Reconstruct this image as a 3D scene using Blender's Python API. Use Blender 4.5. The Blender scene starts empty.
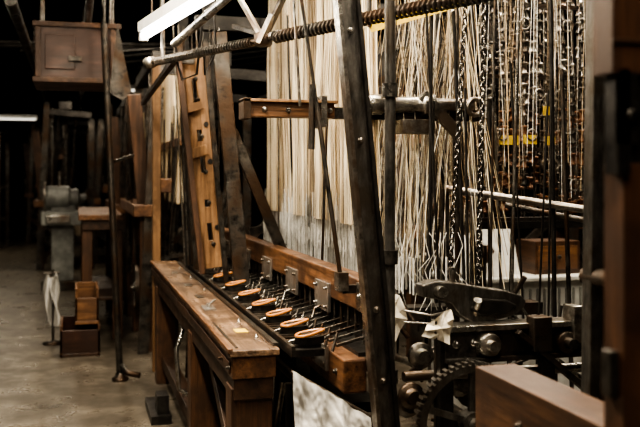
import bpy, math, random
from mathutils import Vector, Matrix, noise
R = random.Random(7)
V = Vector
# ---------------------------------------------------------------- materials
def new_mat(name):
    m = bpy.data.materials.new(name); m.use_nodes = True
    nt = m.node_tree; b = nt.nodes["Principled BSDF"]
    return m, nt, b
def noise_mat(name, c1, c2, rough=(.4,.6), metal=0.0, scale=(8,8,8), nscale=1.0, bump=0.0, c3=None, spec=None, p1=.35, p2=.65):
    m, nt, b = new_mat(name); N = nt.nodes; L = nt.links
    tc = N.new("ShaderNodeTexCoord"); mp = N.new("ShaderNodeMapping"); mp.inputs["Scale"].default_value = scale
    L.new(tc.outputs["Object"], mp.inputs["Vector"])
    no = N.new("ShaderNodeTexNoise"); no.inputs["Scale"].default_value = nscale; no.inputs["Detail"].default_value = 8; no.inputs["Roughness"].default_value = .7
    L.new(mp.outputs[0], no.inputs["Vector"])
    cr = N.new("ShaderNodeValToRGB"); cr.color_ramp.elements[0].position = p1; cr.color_ramp.elements[1].position = p2
    cr.color_ramp.elements[0].color = (*c1, 1); cr.color_ramp.elements[1].color = (*c2, 1)
    L.new(no.outputs["Fac"], cr.inputs[0])
    col = cr.outputs[0]
    n2 = N.new("ShaderNodeTexNoise"); n2.inputs["Scale"].default_value = 4.5; n2.inputs["Detail"].default_value = 7; n2.inputs["Roughness"].default_value = .65
    L.new(tc.outputs["Object"], n2.inputs["Vector"])
    if c3:
        mx = N.new("ShaderNodeMix"); mx.data_type = 'RGBA'
        r2 = N.new("ShaderNodeMapRange"); r2.inputs[1].default_value = .46; r2.inputs[2].default_value = .60
        L.new(n2.outputs["Fac"], r2.inputs[0]); L.new(r2.outputs[0], mx.inputs[0])
        L.new(col, mx.inputs[6]); mx.inputs[7].default_value = (*c3, 1); col = mx.outputs[2]
    L.new(col, b.inputs["Base Color"])
    rr = N.new("ShaderNodeMapRange"); rr.inputs[1].default_value = .3; rr.inputs[2].default_value = .7
    rr.inputs[3].default_value = rough[0]; rr.inputs[4].default_value = rough[1]
    L.new(n2.outputs["Fac"], rr.inputs[0]); L.new(rr.outputs[0], b.inputs["Roughness"])
    b.inputs["Metallic"].default_value = metal
    if spec is not None: b.inputs["Specular IOR Level"].default_value = spec
    if bump:
        bp = N.new("ShaderNodeBump"); bp.inputs["Strength"].default_value = bump; bp.inputs["Distance"].default_value = .01
        L.new(no.outputs["Fac"], bp.inputs["Height"]); L.new(bp.outputs[0], b.inputs["Normal"])
    return m
WOODY = noise_mat("wood_grain_long", (.034,.017,.010), (.25,.125,.062), (.26,.48), scale=(45,2,45), bump=.45, c3=(.066,.033,.019))
WOODX = noise_mat("wood_grain_cross", (.05,.024,.012), (.27,.14,.068), (.3,.5), scale=(2,45,45), bump=.3, c3=(.10,.05,.026))
WOODZ = noise_mat("wood_grain_upright", (.025,.013,.008), (.14,.07,.038), (.4,.65), scale=(40,40,2), bump=.3, c3=(.05,.026,.015))
PALE = noise_mat("pale_wood", (.13,.07,.034), (.40,.235,.12), (.4,.65), scale=(35,35,2), bump=.3, c3=(.18,.10,.05))
TOPW = noise_mat("worn_bench_top", (.028,.017,.012), (.34,.22,.14), (.22,.42), scale=(60,2,60), bump=.7, c3=(.07,.042,.026))
REDW = noise_mat("red_brown_wood", (.02,.009,.006), (.075,.032,.02), (.3,.5), scale=(3,20,20), bump=.2, c3=(.035,.016,.011))
FGW = noise_mat("dull_brown_wood", (.022,.011,.007), (.105,.052,.027), (.35,.55), scale=(24,2,24), bump=.4, c3=(.04,.020,.012))
FGZ = noise_mat("dull_brown_upright_wood", (.03,.015,.009), (.13,.062,.034), (.35,.55), scale=(24,24,2), bump=.4, c3=(.055,.027,.016))
DARKW = noise_mat("dark_stained_wood", (.015,.009,.006), (.07,.036,.021), (.35,.6), scale=(20,3,20), bump=.2)
IRON = noise_mat("cast_iron", (.022,.020,.018), (.15,.14,.127), (.25,.5), metal=.75, scale=(18,18,18), bump=.5, c3=(.068,.043,.028))
IRONL = noise_mat("worn_steel", (.12,.115,.105), (.54,.52,.48), (.2,.42), metal=.92, scale=(24,24,24), bump=.3, c3=(.17,.13,.10))
STEEL = noise_mat("bright_steel", (.36,.36,.35), (.7,.7,.68), (.25,.45), metal=.9, scale=(30,30,30), c3=(.40,.36,.32))
BLACK = noise_mat("oily_black_iron", (.009,.008,.008), (.040,.036,.032), (.28,.55), metal=.4, scale=(14,14,14), bump=.3)
POSTM = noise_mat("scratched_grey_iron", (.05,.048,.045), (.24,.23,.215), (.26,.48), metal=.8, scale=(24,24,6), bump=.4, c3=(.09,.075,.06))
CHAINM = noise_mat("chain_steel", (.05,.048,.045), (.36,.345,.32), (.16,.32), metal=1, scale=(40,40,40))
ORANGE = noise_mat("varnished_orange_wood", (.34,.13,.04), (.60,.28,.10), (.2,.4), scale=(20,20,20))
T1 = noise_mat("cream_thread", (.72,.62,.46), (.92,.84,.67), (.6,.8), scale=(30,30,3))
T2 = noise_mat("tan_thread", (.42,.32,.20), (.62,.50,.34), (.6,.8), scale=(30,30,3))
T3 = noise_mat("grey_thread", (.12,.092,.062), (.27,.215,.155), (.6,.8), scale=(30,30,3))
WHITE = noise_mat("white_heddle", (.60,.60,.58), (.90,.90,.87), (.4,.6), scale=(30,30,30))
CLOTH = noise_mat("white_cloth", (.42,.415,.40), (.70,.69,.66), (.4,.7), scale=(6,6,6), bump=.5)
CARD = noise_mat("cream_card", (.62,.58,.49), (.80,.75,.65), (.5,.7), scale=(9,9,9))
CAB = noise_mat("white_enamel", (.48,.49,.48), (.72,.73,.72), (.3,.5), scale=(5,5,5), c3=(.5,.5,.48))
GREYP = noise_mat("grey_paint", (.12,.125,.12), (.28,.29,.27), (.35,.55), scale=(6,6,6), c3=(.13,.13,.125))
YEL = noise_mat("yellow_tape", (.60,.41,.04), (.82,.60,.08), (.4,.6), scale=(9,9,9))
COPPER = noise_mat("brown_bobbin", (.07,.032,.018), (.28,.14,.072), (.22,.42), metal=.2, scale=(20,20,20))
FLOORM = noise_mat("oiled_concrete", (.06,.051,.040), (.19,.166,.135), (.22,.42), scale=(1.2,1.2,1.2), nscale=1.8, bump=.15, c3=(.075,.064,.050))
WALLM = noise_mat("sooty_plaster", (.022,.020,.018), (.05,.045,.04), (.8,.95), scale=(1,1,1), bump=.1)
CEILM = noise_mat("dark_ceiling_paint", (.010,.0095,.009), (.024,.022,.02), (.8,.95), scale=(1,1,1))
def emat(name, col, s):
    m, nt, b = new_mat(name)
    b.inputs["Base Color"].default_value = (.9,.9,.9,1)
    b.inputs["Emission Color"].default_value = (*col,1); b.inputs["Emission Strength"].default_value = s
    return m
TUBE = emat("fluorescent_tube", (1,.97,.9), 9.0)
TUBED = emat("dim_tube", (1,.93,.8), 1.3)

# ---------------------------------------------------------------- mesh builder
class B:
    def __init__(s): s.v=[]; s.f=[]; s.m=[]; s.sm=[]; s.mats=[]
    def mi(s, mat):
        if mat not in s.mats: s.mats.append(mat)
        return s.mats.index(mat)
    def add(s, vs, fs, mat, smooth=False):
        o=len(s.v); i=s.mi(mat); s.v+= [tuple(x) for x in vs]
        for f in fs: s.f.append(tuple(o+k for k in f)); s.m.append(i); s.sm.append(smooth)
        return s
    def box(s,x0,x1,y0,y1,z0,z1,mat):
        vs=[(x,y,z) for x in (x0,x1) for y in (y0,y1) for z in (z0,z1)]
        return s.add(vs,[(0,1,3,2),(4,6,7,5),(0,4,5,1),(2,3,7,6),(0,2,6,4),(1,5,7,3)],mat)
    def bar(s,p,q,w,h,mat,up=(0,0,1)):
        p=V(p);q=V(q);d=(q-p).normalized();up=V(up)
        if abs(d.dot(up))>.98: up=V((0,1,0))
        a=d.cross(up).normalized();b=a.cross(d).normalized()
        vs=[]
        for c in (p,q):
            for (i,j) in ((-1,-1),(1,-1),(1,1),(-1,1)): vs.append(c+a*(i*w/2)+b*(j*h/2))
        return s.add(vs,[(3,2,1,0),(4,5,6,7),(0,1,5,4),(1,2,6,5),(2,3,7,6),(3,0,4,7)],mat)
    def frame(s,d):
        d=V(d).normalized(); up=V((0,0,1)) if abs(d.z)<.9 else V((1,0,0))
        a=d.cross(up).normalized(); return a,a.cross(d).normalized(),d
    def lathe(s,p,axis,prof,mat,n=14):
        p=V(p);a,b,d=s.frame(axis);vs=[]
        for (t,r) in prof:
            for k in range(n):
                g=2*math.pi*k/n; vs.append(p+d*t+(a*math.cos(g)+b*math.sin(g))*r)
        fs=[]
        for i in range(len(prof)-1):
            for k in range(n):
                k2=(k+1)%n; fs.append((i*n+k,i*n+k2,(i+1)*n+k2,(i+1)*n+k))
        s.add(vs,fs,mat,True)
        e=len(prof)-1
        s.add([vs[k] for k in range(n)],[tuple(range(n-1,-1,-1))],mat)
        s.add([vs[e*n+k] for k in range(n)],[tuple(range(n))],mat)
        return s
    def cyl(s,p,q,r,mat,n=10,r2=None):
        p=V(p);q=V(q);return s.lathe(p,q-p,[(0,r),((q-p).length,r if r2 is None else r2)],mat,n)
    def tube(s,pts,r,mat,n=6,closed=False):
        pts=[V(p) for p in pts];m=len(pts);vs=[];prev=None
        for i in range(m):
            if closed: d=pts[(i+1)%m]-pts[i-1]
            else: d=pts[min(i+1,m-1)]-pts[max(i-1,0)]
            d.normalize()
            if prev is None: a,b,_=s.frame(d)
            else:
                a=prev-d*prev.dot(d); a.normalize()
            b=d.cross(a); prev=a
            for k in range(n):
                g=2*math.pi*k/n; vs.append(pts[i]+(a*math.cos(g)+b*math.sin(g))*r)
        fs=[]
        for i in range(m if closed else m-1):
            j=(i+1)%m
            for k in range(n):
                k2=(k+1)%n; fs.append((i*n+k,i*n+k2,j*n+k2,j*n+k))
        if not closed: fs+=[tuple(range(n-1,-1,-1)),tuple((m-1)*n+k for k in range(n))]
        return s.add(vs,fs,mat,n>4)
    def ring(s,c,axis,Rr,r,mat,n=24,m=6):
        a,b,d=s.frame(axis);c=V(c)
        return s.tube([c+(a*math.cos(2*math.pi*k/n)+b*math.sin(2*math.pi*k/n))*Rr for k in range(n)],r,mat,m,True)
    def spring(s,p,q,Rr,r,turns,mat,seg=8):
        p=V(p);q=V(q);a,b,d=s.frame(q-p);L=(q-p).length;n=int(turns*seg)
        return s.tube([p+d*(L*i/n)+(a*math.cos(2*math.pi*i/seg)+b*math.sin(2*math.pi*i/seg))*Rr for i in range(n+1)],r,mat,4)
    def prism(s,pts,off,mat):
        n=len(pts);off=V(off);vs=[V(p) for p in pts]+[V(p)+off for p in pts]
        fs=[tuple(range(n)),tuple(range(2*n-1,n-1,-1))]+[(i,i+n,(i+1)%n+n,(i+1)%n) for i in range(n)]
        return s.add(vs,fs,mat)
    def wheel(s,c,axis,Rr,w,mat,spokes=5,teeth=0,rim=.12):
        c=V(c);a,b,d=s.frame(axis);n=48
        ri=Rr*(1-rim)
        vs=[];fs=[]
        for k in range(n):
            g=2*math.pi*k/n;e=a*math.cos(g)+b*math.sin(g)
            vs+=[c+e*ri-d*w/2,c+e*Rr-d*w/2,c+e*Rr+d*w/2,c+e*ri+d*w/2]
        for k in range(n):
            j=(k+1)%n
            for q in range(4):
                q2=(q+1)%4; fs.append((k*4+q,k*4+q2,j*4+q2,j*4+q))
        s.add(vs,fs,mat)
        s.cyl(c-d*w*.8,c+d*w*.8,Rr*.2,mat,16)
        s.cyl(c-d*w*1.3,c+d*w*1.3,Rr*.09,IRONL,12)
        for k in range(spokes):
            g=2*math.pi*k/spokes+.3;e=a*math.cos(g)+b*math.sin(g)
            s.bar(c+e*Rr*.15,c+e*ri*1.02,w*.5,Rr*.11,mat,up=e.cross(d))
        for k in range(teeth):
            g=2*math.pi*k/teeth;e=a*math.cos(g)+b*math.sin(g)
            s.bar(c+e*Rr*.99,c+e*(Rr*1.06),w,Rr*3.0/teeth,mat,up=e.cross(d))
        return s
    def obj(s,name,parent=None,bevel=0):
        xs=[(min(v[i] for v in s.v)+max(v[i] for v in s.v))/2 for i in range(2)]
        c=V((xs[0],xs[1],min(v[2] for v in s.v)))
        me=bpy.data.meshes.new(name); me.from_pydata([tuple(V(v)-c) for v in s.v],[],s.f)
        for m in s.mats: me.materials.append(m)
        me.polygons.foreach_set("material_index",s.m); me.polygons.foreach_set("use_smooth",s.sm)
        me.update()
        o=bpy.data.objects.new(name,me); bpy.context.collection.objects.link(o)
        o.location=c
        if parent: 
            o.parent=parent; o.location=c-parent.location
        if bevel:
            b=o.modifiers.new("bevel",'BEVEL'); b.width=bevel; b.segments=2; b.limit_method='ANGLE'; b.angle_limit=math.radians(50)
        return o
def empty(name,loc):
    e=bpy.data.objects.new(name,None); bpy.context.collection.objects.link(e); e.location=loc; e.empty_display_size=.2; return e
def bolt(b,c,ax,r=.012,mat=None):
    c=V(c); ax=V(ax); b.lathe(c,ax,[(0,r*1.5),(.003,r*1.5),(.003,r),(.012,r),(.014,r*.6)],mat or IRONL,8)

# ---------------------------------------------------------------- room
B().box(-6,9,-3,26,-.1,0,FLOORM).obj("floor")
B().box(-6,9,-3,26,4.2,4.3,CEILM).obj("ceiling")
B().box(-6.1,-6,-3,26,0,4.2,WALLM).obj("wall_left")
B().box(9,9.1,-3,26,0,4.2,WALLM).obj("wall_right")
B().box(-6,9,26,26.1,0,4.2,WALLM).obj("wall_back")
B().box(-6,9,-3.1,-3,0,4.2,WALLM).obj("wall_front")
b=B()
for y in range(0,26,3): b.box(-6,9,y,y+.18,3.95,4.2,CEILM)
b.obj("trim_1")

# ---------------------------------------------------------------- workbench
x0,x1,y0,y1=.55,.74,3.25,6.8
bench=empty("loom_workbench",(.64,3.3,0))
b=B()
b.box(x0+.012,x1-.012,y0+.012,y1,.74,.825,WOODY)
b.box(x0,x1,y0,y1,.825,.85,TOPW)
b.box(x0-.006,x0+.012,y0,y1,.838,.858,WOODY)
b.box(x0+.02,x1-.02,y0+.02,y1-.02,.66,.74,DARKW)
b.box(x0+.004,x0+.012,y0+.05,y1,.752,.80,DARKW)
b.obj("bench_top",bench,.004)
b=B()
for y in (3.29,4.5,6.45):
    b.box(x0+.012,x1-.02,y,y+.13,0,.70,WOODZ)
b.box(.60,.68,3.3,6.5,.12,.2,DARKW)
b.bar((.64,3.45,.2),(.64,4.4,.68),.04,.06,DARKW)
b.obj("bench_legs",bench,.004)
b=B()
b.box(.60,.655,4.25,4.40,.85,.856,STEEL); b.cyl((.628,4.32,.856),(.628,4.32,.875),.012,STEEL)
b.cyl((.628,4.32,.87),(.665,4.36,.885),.005,STEEL,6)
for y in (3.5,3.9,5.0,5.6,6.2): bolt(b,(.70,y,.85),(0,0,1),.006)
b.box(.725,.745,3.3,6.6,.845,.862,IRON)
b.box(.64,.69,3.62,3.7,.85,.853,YEL)
b.box(.58,.59,3.3,3.9,.85,.853,IRON)
for y in (4.7,5.2,5.9): b.box(.62,.66,y,y+.1,.85,.855,IRONL)
for y in (3.27,3.45): bolt(b,(.552,y,.785),(-1,0,0),.006,IRON)
b.obj("bench_fittings",bench)

# ---------------------------------------------------------------- main loom
loom=empty("jacquard_loom",(1.3,4.2,0))
b=B()
b.box(.76,.885,3.15,6.6,.835,.86,BLACK)
b.box(.76,.775,3.15,6.6,.86,.875,IRON)
for k in range(60):
    y=3.2+k*.055
    b.bar((.775,y,.866),(.885,y,.866),.012,.010,IRONL if k%3 else IRON)
b.obj("shuttle_race",loom)
b=B()
b.box(.93,1.02,3.06,6.6,.71,.835,WOODY)
b.obj("lower_lay_beam",loom,.008)
b=B()
b.box(1.05,1.13,3.08,6.7,.976,1.10,WOODY)
b.obj("lay_cap_beam",loom,.008)
b=B()
b.box(1.0,1.12,3.1,6.6,.835,.85,BLACK); b.box(1.09,1.12,3.1,6.6,.85,.976,BLACK)
b.box(.93,1.12,3.2,6.5,.60,.64,BLACK); b.cyl((.90,3.25,.64),(.90,6.5,.64),.022,IRON,12)
for k in range(34):
    y=3.15+k*.1
    b.cyl((1.07,y,.85),(1.07,y,.976),.006,IRONL,6)
    b.bar((.93,y,.87),(1.09,y+.03,.90),.014,.01,R.choice([IRON,IRONL]))
    b.cyl((.915,y,.85),(.94,y+.02,.915),.006,R.choice([IRON,IRONL]),6)
b.obj("shuttle_box_ironwork",loom)
b=B()
for y in (3.75,4.32,4.92,5.55,6.28):
    b.box(1.038,1.05,y-.11,y+.11,.915,1.035,STEEL)
    for dy in (-.08,.08):
        for z in (.935,1.015): bolt(b,(1.038,y+dy,z),(-1,0,0),.006)
    b.tube([(1.038,y,.93),(1.01,y,.92),(1.0,y,.88),(.97,y,.87)],.006,IRONL)
b.box(.918,.93,3.25,3.45,.755,.85,STEEL)
for dy in (3.28,3.42):
    for z in (.775,.83): bolt(b,(.918,dy,z),(-1,0,0),.006)
for y in (3.15,3.6,4.1,4.7,5.3): bolt(b,(.93,y,.775),(-1,0,0),.008,IRON)
b.box(1.035,1.05,3.14,3.24,.985,1.09,IRONL); bolt(b,(1.035,3.19,1.04),(-1,0,0),.01)
b.obj("beam_plates",loom)
b=B()
b.bar((1.115,2.95,0),(.85,2.95,2.7),.078,.02,POSTM,up=(0,1,0))
b.bar((1.080,2.95,0),(.815,2.95,2.7),.014,.06,IRONL,up=(0,1,0))
b.bar((1.150,2.95,0),(.885,2.95,2.7),.014,.06,BLACK,up=(0,1,0))
for z in (.78,1.03,1.62,2.0): bolt(b,(1.115-.0981*z,2.94,z),(0,-1,0),.008)
b.cyl((1.093,3.02,0),(1.093,3.02,2.8),.019,POSTM,14)
for z in (.75,1.18,1.78): b.cyl((1.093,3.02,z),(1.093,3.02,z+.05),.029,IRON,14)
b.bar((.98,4.9,0),(.775,4.95,2.3),.085,.04,IRON,up=(0,1,0))
b.bar((1.22,5.0,0.9),(.86,5.0,1.75),.06,.03,IRON,up=(0,1,0))
b.bar((.80,6.2,0),(.72,6.2,2.6),.07,.04,BLACK,up=(0,1,0))
b.bar((.93,6.5,0),(.95,6.5,2.8),.09,.06,BLACK,up=(0,1,0))
b.bar((.86,5.2,.86),(.74,5.25,2.3),.03,.03,IRON,up=(0,1,0)); b.bar((.78,5.9,.86),(.66,5.9,2.4),.04,.03,IRON,up=(0,1,0))
for k in range(9): b.cyl((.70+.03*k,5.9+.05*(k%3),.9),(.62+.04*k,5.9+.05*(k%3),2.5),.007,R.choice([IRON,IRONL]),6)
for x,y in ((2.1,5.9),(1.5,6.4)):
    b.bar((x,y,0),(x,y,2.7),.08,.06,BLACK,up=(0,1,0))
b.box(.8,2.2,6.1,6.2,2.5,2.6,BLACK); b.box(.8,2.2,3.0,3.08,2.55,2.65,BLACK); b.box(2.1,2.2,3.0,6.2,2.5,2.6,BLACK)
b.box(1.1,2.2,6.3,6.42,.2,.35,BLACK); b.box(1.1,2.2,3.2,3.3,.1,.25,BLACK)
b.obj("iron_side_frames",loom,.003)
b=B()
def ladder(p,q,w,t,stile,rungs,mat):
    p=V(p);q=V(q);X=V((1,0,0))
    for s_,f in ((-1,.8),(1,1.2)): b.bar(p+X*s_*(w-stile*f)/2,q+X*s_*(w-stile*f)/2,stile*f,t,mat,up=(0,1,0))
    for k,f in enumerate(rungs):
        c=p.lerp(q,f); d=(q-p).normalized()*(.05 if k%2 else .085)
        b.bar(c-d,c+d,w*.98,t*.9,mat,up=(0,1,0))
ladder((.835,5.48,.95),(.70,5.5,2.22),.14,.045,.055,[.05,.24,.38,.56,.72,.94],PALE)
b.bar((.745,5.4,.9),(.60,5.4,2.2),.035,.04,WOODZ,up=(0,1,0))
b.bar((.60,6.9,0),(.60,6.9,2.4),.06,.06,PALE,up=(0,1,0))
b.bar((.70,5.42,2.2),(.60,5.42,2.2),.05,.05,IRON)
b.bar((.66,5.44,1.62),(.78,5.44,1.66),.06,.03,PALE,up=(0,1,0)); b.bar((.65,5.44,1.9),(.75,5.44,1.93),.05,.03,PALE,up=(0,1,0))
for f in (.1,.3,.45,.62,.8,.9):
    c=V((.835,5.45,.95)).lerp(V((.70,5.47,2.22)),f); bolt(b,c,(0,-1,0),.010,IRON)
for f in (.18,.5,.68):
    c=V((.87,5.45,.95)).lerp(V((.735,5.47,2.22)),f); b.cyl(c+V((0,.02,0)),c+V((0,-.003,0)),.016,BLACK,12)
b.obj("slotted_wooden_uprights",loom,.004)
b=B()
b.box(.67,1.05,3.58,3.66,1.74,1.80,WOODX); b.box(.66,1.06,3.56,3.68,1.80,1.812,PALE)
b.box(.66,.69,3.56,3.68,1.73,1.815,IRON)
for x in (.75,.85,.95,1.03): bolt(b,(x,3.58,1.77),(0,-1,0),.008)
b.box(.985,1.01,3.55,3.69,1.70,1.83,IRONL)
b.lathe((1.15,3.62,1.80),(1,0,.02),[(0,.03),(.03,.045),(.12,.045),(.13,.035),(.3,.035),(.31,.05),(.36,.05),(.37,.03),(.55,.025)],IRONL,14)
b.box(1.05,1.75,3.64,3.68,1.74,1.79,IRON)
b.bar((1.45,3.6,1.85),(1.62,3.6,1.68),.05,.03,IRONL,up=(0,1,0)); b.box(1.35,1.5,3.57,3.67,1.68,1.74,IRONL)
b.ring((1.70,3.6,1.80),(0,1,0),.035,.012,IRONL)
b.obj("harness_guide_rail",loom,.003)
b=B()
p=V((.367,4.57,2.07));q=V((1.45,2.58,2.12))
b.cyl(p,q,.012,IRON,10); b.spring(p.lerp(q,.02),p.lerp(q,.36),.019,.0055,40,IRON); b.spring(p.lerp(q,.42),p.lerp(q,1),.023,.007,56,IRON)
c=p.lerp(q,.39); b.lathe(c-V((.0,0,.03)),(0,0,1),[(0,.03),(.01,.04),(.05,.04),(.06,.03)],IRON)
b.lathe(p-(q-p).normalized()*.03,q-p,[(0,.015),(.005,.03),(.05,.03),(.055,.015)],IRONL)
b.bar(c,c+V((-.12,.1,.25)),.035,.015,IRONL); b.bar(c,c+V((.10,-.1,.24)),.035,.015,IRON); b.bar(c+V((0,0,.02)),c+V((-.06,.4,.12)),.02,.02,IRON)
b.bar(c+V((-.02,-.02,-.02)),c+V((.03,-.05,.10)),.05,.02,IRONL); b.bar(c+V((-.12,.1,.25)),c+V((.10,-.1,.24)),.02,.02,IRON)
b.cyl((.46,4.3,2.13),(.62,3.5,2.24),.020,IRONL,12); b.cyl((.62,3.5,2.24),(.75,2.9,2.31),.020,IRONL,12)
b.cyl(p.lerp(q,.05),p.lerp(q,.05)+V((0,.1,.8)),.012,IRON); b.cyl(p.lerp(q,.8),p.lerp(q,.8)+V((0,.0,.5)),.012,IRON)
b.bar(p.lerp(q,.1),(.50,6.9,2.05),.03,.03,BLACK)
b.tube([p.lerp(q,.1),(.52,4.5,1.98),(.58,4.4,2.0),(.60,4.3,2.3),(.58,4.3,2.6)],.007,BLACK)
b.tube([p.lerp(q,.2),(.62,4.4,2.0),(.66,4.3,2.1),(.62,4.2,2.6)],.006,BLACK)
b.obj("spring_rod_assembly",loom)
b=B()
b.cyl((.80,3.3,2.4),(.895,3.3,1.78),.007,IRON,8); b.cyl((.895,3.3,1.78),(.975,3.25,1.12),.009,IRON,8); b.cyl((.88,3.32,1.6),(.885,3.32,1.85),.013,IRON,10)
b.box(.96,1.0,3.22,3.28,1.06,1.13,IRONL); b.box(.98,1.08,3.23,3.27,1.05,1.08,IRON)
b.cyl((.88,3.5,1.78),(.83,3.5,2.6),.006,IRONL,8)
for k in range(44):
    x=1.15+R.random()*.95;y=3.1+R.random()*2.2
    b.cyl((x+R.uniform(-.08,.08),y,R.uniform(.3,.9)),(x,y,R.uniform(1.8,2.6)),R.choice([.005,.007,.010]),R.choice([IRON,BLACK,IRONL]),6)
b.obj("pull_rods",loom)
# threads
b=B()
groups=((5.06,5.74),(4.58,4.97),(4.14,4.49),(3.62,4.06))
for gi,(ya,yb) in enumerate(groups):
    yc=(ya+yb)/2; n=int(165+200*(yb-ya))
    for k in range(n):
        t=(k+R.random())/n; y=ya+(yb-ya)*t
        x=1.25+R.uniform(-.03,.03)-.05*math.sin(math.pi*t)
        u=math.sin(t*17+ya*9)*1.0+R.uniform(-1,1)-.8*abs(2*t-1)**3+.45
        mat=T1 if u>.1 else (T2 if u>-.85 else T3)
        yt=yc+(y-yc)*.66+R.uniform(-.01,.01)
        y2=yc+(y-yc)*.84+.03*math.sin(gi*2+1)+R.uniform(-.012,.012)
        y3=yc+(y-yc)*.80+R.uniform(-.012,.012)
        b.tube([(x,yt,2.75),(x,y2,2.2),(x+R.uniform(-.01,.01),y3,1.85),(x,yc+(y-yc)*.96,1.5),(x,y+R.uniform(-.01,.01),1.28)],.0025,mat,3)
b.obj("warp_threads",loom)
b=B()
for (ya,yb) in groups:
    n=int(230*(yb-ya))+15
    for k in range(n):
        y=ya+(yb-ya)*(k+R.random())/n; x=1.22+R.uniform(-.03,.02)
        z1=1.35+R.uniform(-.04,.07)
        b.tube([(x,y,.95),(x+R.uniform(-.01,.01),y+R.uniform(-.02,.02),z1)],.0022,R.choice([WHITE,WHITE,STEEL]),3)
        b.cyl((x,y,1.12+R.uniform(0,.1)),(x,y,1.15+R.uniform(.0,.1)),.004,WHITE,4)
b.obj("heddle_wires",loom)
# harness cords
b=B()
foci=[(1.62,3.75,2.7),(1.72,4.0,2.7),(1.5,3.9,2.7),(1.85,4.1,2.7)]
for k in range(135):
    f=R.choice(foci); bx=1.28+R.random()*.62; by=3.5+R.random()*.9
    tx=f[0]+R.gauss(0,.08)+ (bx-1.6)*.1; ty=f[1]+R.gauss(0,.05)
    zb=R.uniform(.95,1.3)
    b.tube([(tx,ty,2.7),(bx,by,zb)],R.choice([.0012,.0015,.0020]),R.choice([WHITE,T1,T1,T2,T3,T3,IRONL]),3)
for k in range(60):
    x=1.36+R.random()*.22; y=3.6+R.random()*.6
    b.tube([(x+R.gauss(0,.05),y,1.85),(x,y,1.0)],.0020,R.choice([WHITE,T1,STEEL]),3)
    b.cyl((x,y,.98),(x,y,1.14),.0045,R.choice([IRONL,WHITE]),5)
for k in range(60):
    x=1.85+R.random()*.75; y=3.55+R.random()*.3
    b.tube([(x+R.gauss(0,.03),y,2.7),(x+R.gauss(0,.02),y,R.uniform(1.3,1.7))],R.choice([.0012,.0015]),R.choice([T2,T3,IRONL,WHITE]),3)
for k in range(14):
    x=1.16+.025*k; y=3.3; e=R.uniform(-.03,.03)
    b.tube([(x,y,1.27),(x+.03*math.sin(k),y-.02,1.2+e),(x-.02,y,1.12),(x+.04*math.cos(k),y-.03,1.04+e),(x+.01,y,.96)],.0014,WHITE,3)
b.box(1.28,1.95,3.45,3.55,.90,.95,IRON); b.box(1.2,1.95,4.3,4.4,.90,.95,IRON)
b.obj("harness_cords",loom)
# bobbin rack
rack=B()
for layer,yy in enumerate((4.05,4.22,4.4)):
    for i in range(17):
        x=1.91+i*.055+layer*.02
        rack.cyl((x,yy,1.28),(x,yy,2.75),.0045,IRONL if (i+layer)%2 else IRON,5)
        for j in range(12):
            z=1.32+j*.115+R.uniform(-.02,.02)
            if R.random()<.15: continue
            m=R.choice([COPPER,COPPER,IRON]) if z<1.78 else R.choice([IRON,BLACK,IRONL,IRON,IRON])
            r=.022 if z<1.78 else R.choice([.012,.016,.022])
            rack.lathe((x,yy-.0,z),(0,0,1),[(0,r*.6),(.004,r),(.012,r),(.016,r*.55),(.05,r*.5),(.054,r),(.062,r),(.066,r*.5)],m,9)
for z in (1.27,1.62,1.98,2.34):
    rack.box(1.88,2.9,4.0,4.02,z,z+.018,IRON); rack.box(1.88,2.9,4.44,4.46,z,z+.018,BLACK)
for k in range(20):
    x=1.95+k*.04; z=R.choice([1.45,1.55,1.7,1.9,2.1,2.25]); rack.ring((x,3.98,z),(0,1,0),.028,.005,IRONL,12,5)
for (x,z,w) in ((2.02,1.65,.10),(2.15,1.655,.07),(2.26,1.80,.035),(2.27,1.65,.05)): rack.box(x,x+w,3.985,3.998,z,z+.045,YEL)
for x in (1.88,2.9):
    for y in (4.0,4.45): rack.box(x-.012,x+.012,y-.012,y+.012,0,2.8,IRON)
rack.box(1.86,2.92,3.98,4.48,1.235,1.27,BLACK)
rack.obj("bobbin_rack")
b=B()
b.cyl((1.60,3.70,1.44),(2.12,3.35,1.35),.017,IRONL,12)
b.cyl((1.95,3.8,1.36),(2.5,3.5,1.24),.014,IRON,10)
b.lathe((2.10,3.36,1.35),(.52,-.35,-.09),[(0,.02),(.0,.03),(.04,.03),(.05,.02)],IRON)
b.bar((1.60,3.7,1.44),(1.60,3.7,.9),.03,.03,IRON)
b.bar((2.5,3.5,1.25),(2.5,3.5,0),.03,.03,IRON)
b.obj("cross_rail",loom)
# castings
b=B()
pts=[(1.18,1.111),(1.23,1.125),(1.30,1.118),(1.40,1.098),(1.50,1.082),(1.565,1.062),(1.585,1.04),(1.575,1.015),(1.535,.99),(1.46,.975),(1.37,.971),(1.32,1.0),(1.29,1.04),(1.24,1.06),(1.185,1.068)]
b.prism([(x,2.92,z) for x,z in pts],(0,.08,0),POSTM)
b.prism([(x,2.905,z) for x,z in [(1.38,1.06),(1.5,1.05),(1.54,1.03),(1.5,1.0),(1.4,.995),(1.36,1.02)]],(0,.02,0),BLACK)
b.cyl((1.45,2.96,.9),(1.45,2.96,1.0),.03,IRON); b.cyl((1.24,2.88,1.09),(1.24,3.02,1.09),.02,IRONL)
b.cyl((1.30,2.94,1.10),(1.30,2.94,1.17),.012,IRONL)
b.obj("picker_arm",loom,.006)
b=B()
b.box(1.24,1.95,2.86,2.92,.86,.96,IRON); b.box(1.24,1.95,2.84,2.94,.955,.975,IRONL); b.box(1.24,1.95,2.84,2.94,.845,.862,IRON)
for x in (1.28,1.35,1.6,1.68,1.8): bolt(b,(x,2.86,.91),(0,-1,0),.011)
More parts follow.
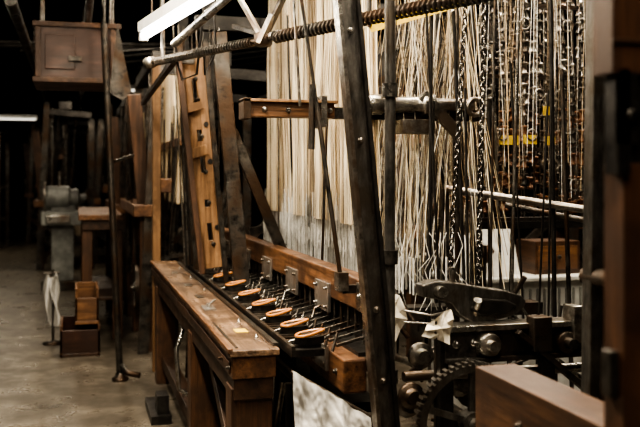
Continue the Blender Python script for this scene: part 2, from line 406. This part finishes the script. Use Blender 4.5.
b.lathe((1.40,2.88,.905),(0,-1,0),[(0,.055),(.02,.055),(.03,.045),(.05,.04),(.055,.02),(.08,.02)],IRONL,18)
b.lathe((1.70,2.86,.90),(0,-1,0),[(0,.04),(.03,.04),(.035,.02),(.07,.02)],IRON,16)
b.bar((1.5,2.83,.95),(1.78,2.82,.72),.02,.04,IRON,up=(0,1,0)); b.bar((1.30,2.83,.86),(1.50,2.83,.80),.02,.03,IRONL,up=(0,1,0))
b.bar((1.62,2.84,.85),(1.60,2.84,.3),.05,.04,BLACK,up=(0,1,0)); b.bar((1.25,2.9,.97),(1.25,2.9,0),.05,.06,BLACK,up=(0,1,0)); b.bar((1.93,2.9,.97),(1.93,2.9,0),.05,.06,BLACK,up=(0,1,0))
b.cyl((1.1,2.9,.80),(1.9,2.95,.78),.018,IRONL)
b.box(1.55,1.62,2.80,2.86,.88,1.0,IRON); b.box(1.72,1.76,2.82,2.9,.9,1.03,IRONL)
for k in range(34):
    x=1.15+R.random()*.7; z=R.uniform(.6,.95); y=2.98+R.random()*.4
    b.cyl((x,y,z),(x+R.uniform(-.2,.2),y+R.uniform(-.1,.1),z+R.uniform(-.15,.2)),R.choice([.006,.010,.016]),R.choice([IRON,IRONL,IRON]),8)
for k in range(12):
    b.lathe((1.15+R.random()*.7,3.0+R.random()*.2,R.uniform(.6,.85)),(0,-1,0),[(0,.05),(.02,.05),(.025,.03),(.05,.025)],R.choice([IRON,IRONL]),14)
b.obj("iron_cross_girder",loom,.003)
b=B(); b.wheel((1.30,2.78,.66),(0,1,0),.195,.035,POSTM,5,52,.13)
b.cyl((1.30,2.72,.66),(1.30,3.1,.66),.022,IRONL); b.bar((1.30,2.86,.66),(1.30,2.86,0),.07,.04,BLACK,up=(0,1,0))
b.obj("spur_gear")
b=B(); b.wheel((1.62,2.95,.60),(0,1,0),.13,.03,IRON,6,0,.15); b.wheel((1.55,5.6,.9),(1,0,0),.35,.05,BLACK,6,50,.12); b.bar((1.62,3.0,.6),(1.62,3.0,0),.06,.04,BLACK,up=(0,1,0)); b.bar((1.55,5.6,.9),(1.6,5.6,0),.06,.06,BLACK,up=(0,1,0)); b.obj("drive_wheels",loom)
def chain(name,p,q):
    b=B();p=V(p);q=V(q);L=(q-p).length;n=int(L/.022)
    d=(q-p).normalized()
    for i in range(n):
        c=p+(q-p)*(i+.5)/n; side=V((1,0,0)) if i%2 else V((0,1,0))
        side=(side*math.cos(.4)+V((0,1,0) if i%2 else (-1,0,0))*math.sin(.4))
        pts=[]
        for k in range(10):
            g=2*math.pi*k/10; pts.append(c+side*math.cos(g)*.0090+d*math.sin(g)*.0160)
        b.tube(pts,.0033,CHAINM,5,True)
    b.cyl(q,q+d*.08,.010,IRONL); b.cyl(p-d*.02,p,.01,IRONL)
    return b.obj(name)
chain("steel_chain",(1.47,3.0,2.7),(1.435,3.02,.99))
chain("steel_chain",(1.47,3.12,2.7),(1.365,3.13,.97))
chain("steel_chain",(1.58,3.25,2.7),(1.53,3.2,.99))
b=B(); b.bar((1.15,3.42,2.10),(1.62,3.3,2.24),.006,.045,YEL); b.cyl((1.15,3.42,2.10),(1.15,3.42,2.7),.01,IRON); b.cyl((1.62,3.3,2.24),(1.62,3.3,2.7),.01,IRON); b.obj("yellow_strap")
# crumpled card
b=B()
def sheet(pts,y,th,amp,sd):
    n=len(pts); cx=sum(p_[0] for p_ in pts)/n; cz=sum(p_[1] for p_ in pts)/n
    vs=[(cx,y-amp,cz)]; fs=[]; m=0
    ringp=[]
    for i in range(n):
        p1_=pts[i]; p2_=pts[(i+1)%n]
        for s_ in (0,.5): ringp.append((p1_[0]+(p2_[0]-p1_[0])*s_,p1_[1]+(p2_[1]-p1_[1])*s_))
    m=len(ringp)
    for f in (.5,1.0):
        for k,(px,pz) in enumerate(ringp): vs.append((cx+(px-cx)*f,y+amp*math.sin(k*1.9+f*3+sd),cz+(pz-cz)*f))
    for k in range(m):
        j=(k+1)%m; fs.append((0,1+k,1+j)); fs.append((1+k,1+m+k,1+m+j,1+j))
    b.add(vs,fs,CARD,False)
sheet([(1.13,.955),(1.16,.99),(1.20,1.025),(1.245,1.04),(1.25,.98),(1.235,.92),(1.20,.935)],2.82,.003,.012,1)
sheet([(1.10,1.07),(1.17,1.05),(1.20,.96),(1.15,.88),(1.11,.9)],3.12,.004,.012,2)
b.tube([(1.10,2.9,1.03),(1.20,2.89,1.01),(1.27,2.9,1.02)],.004,STEEL); b.tube([(1.10,2.9,.99),(1.2,2.9,.98),(1.29,2.9,.99)],.003,STEEL)
b.cyl((1.19,2.83,.0),(1.19,2.83,1.0),.006,IRON)
b.obj("paper_card")
for i,y in enumerate((5.25,4.82,4.42,4.06,3.74,3.46,3.22)):
    b=B(); cx=.845
    hull=[]
    for k in range(20):
        g=2*math.pi*k/20; rx=math.cos(g)*.058; ry=math.sin(g)*.034*(1-.35*math.cos(g))
        hull.append((cx+rx,y+ry,0))
    b.prism([(h[0],h[1],.871) for h in hull][::-1],(0,0,.026),BLACK)
    inner=[]
    for k in range(24):
        g=2*math.pi*k/24; rx=math.cos(g)*.052; ry=math.sin(g)*.034*(1-.5*math.cos(g))
        inner.append((cx+rx+.003,y+ry,.909+.010*math.cos(g)))
    b.tube(inner,.0068,ORANGE,6,True)
    b.cyl((cx-.03,y,.903),(cx+.035,y,.910),.006,BLACK,8,.005)
    b.cyl((cx-.057,y,.884),(cx-.08,y,.88),.007,IRONL,8,.002); b.cyl((cx+.057,y,.884),(cx+.08,y,.9),.008,IRON,8,.003)
    b.obj("weaving_shuttle",None,.002)
# hanging cloth (crumpled)
b=B();vs=[];fs=[];n=64
for i in range(n):
    for j in range(n):
        u=i/(n-1);w=j/(n-1)
        top=.80-.16*u+.012*noise.noise(V((u*7,3,0))); z=top-w*(top-.28)
        f=.05*noise.noise(V((u*5+w*1.5,w*3,1)))+.03*noise.noise(V((u*12-w*5,w*8,4)))+.014*noise.noise(V((u*28,w*22,9)))+.012*math.sin(u*22+5*w)
        vs.append((.75+.26*u,3.09-.10*u-f*(.35+.9*w)-.03*math.sin(w*3),z))
for i in range(n-1):
    for j in range(n-1): fs.append((i*n+j,(i+1)*n+j,(i+1)*n+j+1,i*n+j+1))
b.add(vs,fs,CLOTH,True); b.cyl((.75,3.12,.79),(1.02,3.02,.635),.008,IRON); b.cyl((1.02,3.02,.63),(1.02,3.02,0),.008,IRON)
b.obj("white_cloth")
b=B()
b.tube([(.64,5.2,.70),(.56,5.15,.5),(.57,5.1,.28),(.70,5.05,.2),(.85,5.0,.25),(.9,5,.5)],.013,IRONL,8)
b.tube([(.70,4.6,.70),(.62,4.6,.55),(.66,4.55,.35),(.85,4.5,.3)],.010,IRON,8)
for k in range(50):
    y=3.6+R.random()*2.8;x=.76+R.random()*.3
    b.cyl((x,y,R.uniform(0.05,.2)),(x+R.uniform(-.05,.05),y+R.uniform(-.1,.1),R.uniform(.5,.8)),R.choice([.01,.015,.02]),R.choice([IRON,BLACK,IRONL]),8)
b.box(.85,1.05,3.4,6.4,.18,.26,BLACK); b.box(.44,.56,5.4,5.9,.0,.05,BLACK); b.box(.48,.55,5.45,5.6,.05,.16,BLACK)
b.wheel((.80,5.9,.35),(1,0,0),.25,.04,IRON,5,0,.14)
b.cyl((.8,5.9,.35),(1.2,5.9,.35),.03,BLACK)
for y in (3.5,6.3): b.box(.9,1.0,y,y+.08,0,.6,BLACK)
b.obj("treadle_mechanism",loom)
b=B()
for k in range(120):
    x=R.uniform(1.35,2.3);y=R.uniform(4.5,6.3);z=R.uniform(.5,2.4)
    t=R.random()
    if t<.45: b.cyl((x,y,z),(x+R.uniform(-.1,.1),y,z+R.uniform(.2,.7)),R.choice([.006,.01,.016]),R.choice([IRON,IRON,IRONL]),6)
    elif t<.7: b.bar((x,y,z),(x+R.uniform(-.3,.3),y+R.uniform(-.2,.2),z+R.uniform(-.2,.2)),.03,.05,R.choice([IRON,IRON,WOODX]))
    elif t<.85: b.ring((x,y,z),(R.random(),1,0),R.uniform(.04,.1),.01,IRON,16,5)
    else: b.lathe((x,y,z),(0,1,0),[(0,.06),(.02,.06),(.02,.03),(.08,.03)],IRON,12)
for x in (1.4,1.8):
    b.box(x,x+.05,5.2,5.26,0,2.5,BLACK)
b.box(1.3,2.1,5.2,5.28,1.7,1.78,WOODX); b.box(1.3,2.1,5.2,5.28,2.3,2.4,BLACK)
b.obj("jacquard_mechanism",loom)

# ---------------------------------------------------------------- foreground wooden frame right
b=B()
b.box(1.04,1.16,1.37,2.20,.80,.985,FGW); b.box(1.05,1.15,2.08,2.18,0,.80,WOODZ)
b.box(.893,1.16,1.31,1.37,0,1.52,FGZ); b.box(.865,1.18,1.30,1.36,1.67,2.3,FGZ)
b.box(.91,1.1,1.31,1.35,1.52,1.67,BLACK)
b.box(.875,.915,1.30,1.31,1.55,1.675,BLACK); b.box(.875,.90,1.30,1.34,1.50,1.68,BLACK)
b.lathe((.90,1.30,1.60),(0,-1,0),[(0,.012),(.006,.012),(.010,.006)],IRON)
b.bar((.885,1.34,1.12),(.885,1.34,1.20),.016,.03,IRON)
for z in (1.72,1.9): b.box(.862,1.0,1.295,1.30,z,z+.008,DARKW)
for y in (1.75,1.95): bolt(b,(1.04,y,.89),(-1,0,0),.009,IRON)
b.obj("wooden_loom_frame",None,.005)
b=B()
b.bar((1.46,2.3,0),(1.50,2.3,2.8),.07,.05,POSTM,up=(0,1,0)); b.bar((1.54,2.34,0),(1.57,2.34,2.8),.05,.10,BLACK,up=(0,1,0))
b.bar((1.44,2.28,.3),(1.50,2.28,1.25),.02,.02,IRON,up=(0,1,0))
b.bar((1.40,2.32,.75),(1.56,2.32,.95),.04,.05,IRON,up=(0,1,0)); b.cyl((1.47,2.2,1.2),(1.47,2.34,1.2),.03,IRON)
b.obj("iron_column",None,.004)

# ---------------------------------------------------------------- white cabinet etc
b=B()
b.box(2.25,3.15,4.95,5.5,.05,.84,CAB); b.box(2.23,3.17,4.93,5.52,.84,.87,CAB)
for k in range(12): b.box(2.55+k*.05,2.565+k*.05,4.935,4.95,.45,.80,GREYP)
b.box(2.27,2.5,4.935,4.95,.5,.8,CAB); b.box(2.25,3.15,4.95,5.5,0,.05,BLACK)
b.obj("white_cabinet",None,.006)
b=B(); b.prism([(2.25,5.1,.87),(2.72,5.1,.87),(2.70,5.2,1.24),(2.27,5.2,1.26)],(0,.02,0),CAB); b.prism([(2.3,5.0,.87),(2.6,4.98,.87),(2.5,5.03,1.05),(2.36,5.06,1.12)],(0,.01,0),CLOTH); b.obj("white_board")
b=B(); b.box(2.80,3.12,5.05,5.3,.87,1.08,FGW); b.box(2.82,3.10,5.045,5.05,.9,1.05,WOODX); b.lathe((2.96,5.045,.98),(0,-1,0),[(0,.01),(.02,.015),(.025,.008)],IRON); b.obj("wooden_drawer_box",None,.004)

# ---------------------------------------------------------------- lamps: visible tubes, plus off-screen fill lamps added as built fixtures
def lamp(name,x,y,z,L,ang,power,tube=TUBE,col=(1,.86,.66),w=.18,single=False):
    e=empty(name,(x,y,z)); e.rotation_euler=(0,0,ang)
    b=B(); b.box(-w/2,w/2,-L/2,L/2,0,.05,CAB)
    if not single:
        b.prism([(-w/2-.04,-L/2,-.02),(-w/2,-L/2,.03),(-w/2,L/2,.03),(-w/2-.04,L/2,-.02)],(.004,0,0),CAB)
        b.prism([(w/2+.04,-L/2,-.02),(w/2,-L/2,.03),(w/2,L/2,.03),(w/2+.04,L/2,-.02)],(.004,0,0),CAB)
        b.cyl((-.04,-L/2+.03,-.02),(-.04,L/2-.03,-.02),.016,tube,10); b.cyl((.04,-L/2+.03,-.02),(.04,L/2-.03,-.02),.016,tube,10)
    else:
        b.cyl((0,-L/2+.03,-.022),(0,L/2-.03,-.022),.019,tube,12)
        for s_ in (-1,1): b.box(-.02,.02,s_*(L/2-.02)-.015,s_*(L/2-.02)+.015,-.045,0,CAB)
    for s_ in (-1,1): b.cyl((0,s_*L*.35,.05),(0,s_*L*.35,4.2-z),.005,IRON,6)
    o=b.obj("housing"); o.parent=e
    if power:
        l=bpy.data.lights.new(name+"_light",'AREA'); l.shape='RECTANGLE'; l.size=w; l.size_y=L; l.energy=power; l.color=col
        lo=bpy.data.objects.new("lamp_light",l); bpy.context.collection.objects.link(lo); lo.parent=e; lo.location=(0,0,-.05)
    return e
wl=lamp("offscreen_fill_lamp",.43,3.95,2.22,1.25,math.atan2(.177,1.08),14,w=.05,single=True)
lamp("offscreen_fill_lamp",-.1,3.2,3.1,1.4,0,115)  # unseen overhead lamp, added to light the bench and aisle floor
lamp("offscreen_fill_lamp",.4,.6,3.1,1.5,.2,32)  # added out of frame to brighten the foreground wooden frame
lamp("offscreen_fill_lamp",1.3,2.4,3.2,1.5,.2,62)  # off-screen lamp added above the loom for threads and mechanism
lamp("offscreen_fill_lamp",1.75,4.3,3.3,1.5,.3,70)  # unseen fill added over the right-hand machinery
lamp("offscreen_fill_lamp",.75,7.0,3.15,1.2,0,55)  # added above the view to put sheen on the bench top
lamp("offscreen_fill_lamp",-.9,5.6,3.5,1.5,0,32)  # off-screen fill added over the aisle
lamp("offscreen_fill_lamp",.1,9.5,3.5,1.5,0,40)  # added out of view to light the background loom's warp
lamp("offscreen_fill_lamp",2.9,4.3,3.1,1.2,0,75)  # unseen lamp added to light the white cabinet and board
lamp("offscreen_fill_lamp",3.4,6.5,3.4,1.2,0,30)  # off-screen fill added for the right background
lamp("offscreen_fill_lamp",.42,14.2,2.85,1.2,math.pi/2,20,TUBED)
lamp("offscreen_fill_lamp",-1.3,18,2.6,1.2,math.pi/2,14,TUBED)
lamp("offscreen_fill_lamp",-2.0,11,3.6,1.5,0,30)  # added left of the view to brighten the left background
lamp("offscreen_fill_lamp",-2.0,16,3.6,1.5,0,24)  # unseen lamp added to lift the far-left looms

# ---------------------------------------------------------------- hanging box
b=B()
b.box(-.29,.32,7.0,7.7,2.22,2.64,REDW); b.box(-.31,.34,6.98,7.72,2.62,2.66,FGW); b.box(-.31,.34,6.98,7.72,2.20,2.24,FGW)
for x in (-.27,.28): b.box(x-.02,x+.02,6.985,7.0,2.24,2.62,FGW)
for x in (-.25,.28):
    for y in (7.1,7.6): b.cyl((x,y,2.66),(x,y,4.2),.012,IRON,6)
b.box(-.05,.05,6.97,7.0,2.36,2.40,IRON)
b.box(-.22,.0,6.99,7.0,2.3,2.56,REDW)
b.obj("hanging_wooden_box",None,.005)
b=B()
b.cyl((.317,6.65,0),(.20,6.65,2.6),.024,IRON,12); b.cyl((.20,6.65,2.6),(.20,6.65,4.2),.015,IRON)
b.tube([(.317,6.65,.12),(.37,6.6,.06),(.45,6.55,.05)],.022,IRON,8); b.lathe((.317,6.65,0),(0,0,1),[(0,.06),(.02,.06),(.03,.04),(.06,.03)],IRON)
b.prism([(.30,6.7,2.62),(.24,6.7,2.1),(.34,6.7,2.05),(.40,6.7,2.12)],(0,.03,0),IRON)
b.bar((.28,6.7,1.6),(.42,6.8,1.65),.03,.02,IRON)
b.obj("iron_standpipe")

# ---------------------------------------------------------------- background looms
def bgloom(name,x,y,W=2.2,D=1.3,H=2.5,seed=1,warp=True,woodz=1.1):
    r=random.Random(seed); e=empty(name,(x,y,0))
    b=B()
    for yy in (y,y+W):
        b.bar((x,yy,0),(x+.12,yy,H),.09,.06,IRON,up=(0,1,0)); b.bar((x+D,yy,0),(x+D,yy,H*.9),.09,.06,IRON,up=(0,1,0))
        b.bar((x+.1,yy,.5),(x+D,yy,.5),.05,.09,IRON); b.bar((x+.1,yy,H-.1),(x+D,yy,H-.15),.05,.09,BLACK)
        b.bar((x+.1,yy,.2),(x+D,yy,1.3),.04,.06,IRON)
    b.bar((x+.12,y,H),(x+.12,y+W,H),.08,.1,BLACK); b.bar((x+D,y,H*.9),(x+D,y+W,H*.9),.08,.1,BLACK)
    b.bar((x+D*.5,y,H),(x+D*.5,y+W,H),.2,.12,BLACK)
    b.wheel((x+.3,y-.06,.6),(0,1,0),.24,.04,IRON,5,40); b.wheel((x-.02,y+.5,.5),(1,0,0),.2,.04,IRON,5,0)
    b.cyl((x+D*.8,y,.6),(x+D*.8,y+W,.6),.14,T3,16)
    for k in range(60):
        yy=y+r.random()*W; xx=x+r.uniform(-.02,D*.6)
        b.cyl((xx,yy,r.uniform(.2,1.2)),(xx+r.uniform(-.15,.15),yy,r.uniform(1.4,H)),r.choice([.008,.012,.02]),r.choice([IRON,IRON,IRONL]),6)
    for k in range(18):
        yy=y+r.random()*W; zz=r.uniform(.2,.9)
        b.bar((x+.0,yy,zz),(x+.2,yy+r.uniform(-.2,.2),zz+r.uniform(-.2,.2)),.05,.07,r.choice([IRON,IRONL,BLACK]))
    b.obj("iron_frame",e)
    b=B()
    b.box(x-.08,x+.12,y-.05,y+W+.05,woodz-.1,woodz,WOODY); b.box(x+.15,x+.24,y,y+W,woodz+.1,woodz+.22,WOODY)
    for yy in (y+.05,y+W*.5,y+W-.15): b.box(x-.02,x+.08,yy,yy+.1,0,woodz-.1,WOODZ)
    b.box(x+.3,x+.36,y,y+W,1.75,1.82,WOODY)
    b.bar((x+.06,y+.25,.9),(x-.06,y+.25,2.2),.12,.04,WOODZ,up=(0,1,0))
    b.obj("wooden_beams",e,.006)
    if warp:
        b=B()
        for k in range(130):
            yy=y+.1+(W-.2)*(k+r.random())/130; xx=x+.35+r.uniform(-.05,.05)
            b.tube([(xx,yy,1.25),(xx,yy+r.uniform(-.03,.03),H)],.005,r.choice([T1,T2,T2]),3)
        b.obj("warp_threads",e)
    return e
bgloom("jacquard_loom",.55,7.6,2.2,1.3,2.5,3,True,1.25)
bgloom("jacquard_loom",.50,10.8,2.4,1.3,2.4,4,True,1.15)
bgloom("jacquard_loom",.30,15.5,2.4,1.3,2.4,5,True,1.1)
bgloom("jacquard_loom",-3.0,19.0,2.6,1.5,2.6,6,True,1.1)
bgloom("jacquard_loom",-1.0,20.5,2.6,1.5,2.6,8,True,1.1)
bgloom("jacquard_loom",2.6,6.6,2.4,1.4,2.7,9,False,1.1)
bgloom("jacquard_loom",4.6,5.6,2.4,1.4,2.7,10,True,1.1)
bgloom("jacquard_loom",-.55,14.6,2.4,.8,2.6,12,False,1.1)

b=B()
b.box(.03,.42,8.3,10.4,1.09,1.14,WOODY); b.box(.06,.39,8.33,10.37,1.0,1.09,DARKW)
for x in (.06,.33):
    for y in (8.35,10.2): b.box(x,x+.09,y,y+.09,0,1.0,WOODZ)
b.box(.08,.38,8.4,10.2,.35,.38,DARKW)
b.obj("wooden_side_table",None,.005)
b=B()
za,zb,xa,xb,ya,yb=0,.26,-.12,.2,7.6,8.15
b.box(xa,xb,ya,yb,za,za+.03,DARKW); b.box(xa,xa+.02,ya,yb,za,zb,WOODY); b.box(xb-.02,xb,ya,yb,za,zb,WOODY); b.box(xa,xb,ya,ya+.02,za+.03,zb-.04,REDW); b.box(xa,xb,yb-.02,yb,za,zb,REDW)
b.obj("wooden_crate",None,.004)
b=B(); b.box(.0,.19,7.62,8.1,.262,.29,WOODX); b.box(.0,.02,7.62,8.1,.29,.56,WOODX); b.box(.17,.19,7.62,8.1,.29,.56,WOODX); b.box(.0,.19,8.08,8.1,.29,.56,WOODX); b.box(.0,.19,7.62,7.64,.29,.48,WOODX); b.obj("open_wooden_box",None,.004)
b=B();vs=[];fs=[];n=22
for i in range(n):
    for j in range(n):
        u=i/(n-1);w=j/(n-1)
        vs.append((-.26+.14*u*(1-.3*w)+.02*math.sin(w*7+u*9),8.2+.06*math.sin(u*14+w*3),.18+.44*w+.02*math.sin(u*8)))
for i in range(n-1):
    for j in range(n-1): fs.append((i*n+j,(i+1)*n+j,(i+1)*n+j+1,i*n+j+1))
b.add(vs,fs,CLOTH,True); b.cyl((-.19,8.25,.0),(-.19,8.25,.66),.012,IRON); b.cyl((-.27,8.25,.63),(-.13,8.25,.63),.01,IRON); b.lathe((-.19,8.25,0),(0,0,1),[(0,.09),(.015,.09),(.03,.02)],IRON); b.obj("draped_rag")
b=B()
b.box(-.42,.05,12.0,12.6,0,.12,IRON); b.box(-.30,-.02,12.1,12.5,.12,.85,GREYP); b.box(-.42,.08,11.95,12.65,.85,1.02,GREYP)
b.lathe((-.38,12.2,1.2),(1,0,0),[(0,.10),(.02,.16),(.30,.16),(.32,.12),(.42,.12),(.44,.05),(.52,.05)],GREYP,20)
b.box(-.3,-.0,12.1,12.4,1.02,1.1,GREYP); b.cyl((-.2,12.2,1.3),(-.2,12.2,1.55),.03,IRONL); b.ring((-.38,12.2,1.2),(1,0,0),.2,.015,IRONL)
b.box(-.36,-.06,11.9,11.95,.88,.98,IRONL)
b.obj("winding_machine",None,.01)
b=B()
for k in range(9):
    x=-.3+.35*k; b.cyl((x-1,10+k*.3,2.9),(x+1.5,10-k*.1,2.95+.02*k),.02,BLACK)
b.cyl((.1,5.8,2.75),(.1,14,2.75),.03,BLACK); b.cyl((-.5,7.5,2.9),(-.5,22,2.9),.05,IRON)
for y in (8,12,16,20): b.cyl((-.5,y,2.9),(-.5,y,4.2),.015,IRON); b.cyl((.1,y-1,2.75),(.1,y-1,4.2),.015,IRON)
b.obj("overhead_line_shaft")

# ---------------------------------------------------------------- world + camera
w=bpy.data.worlds.new("World"); bpy.context.scene.world=w; w.use_nodes=True
w.node_tree.nodes["Background"].inputs[0].default_value=(.55,.5,.42,1); w.node_tree.nodes["Background"].inputs[1].default_value=.03
cd=bpy.data.cameras.new("Camera"); cam=bpy.data.objects.new("Camera",cd); bpy.context.collection.objects.link(cam)
cam.location=(0,0,1.5); cam.rotation_euler=(math.pi/2,0,-math.radians(15.4)); cd.lens=50; cd.sensor_width=36; cd.shift_y=-.06
cd.dof.use_dof=True; cd.dof.focus_distance=3.7; cd.dof.aperture_fstop=2.8
cd.clip_start=.05
bpy.context.scene.camera=cam
sc=bpy.context.scene
sc.view_settings.view_transform='AgX'
try: sc.view_settings.look='AgX - High Contrast'
except Exception: pass
sc.view_settings.exposure=0.5
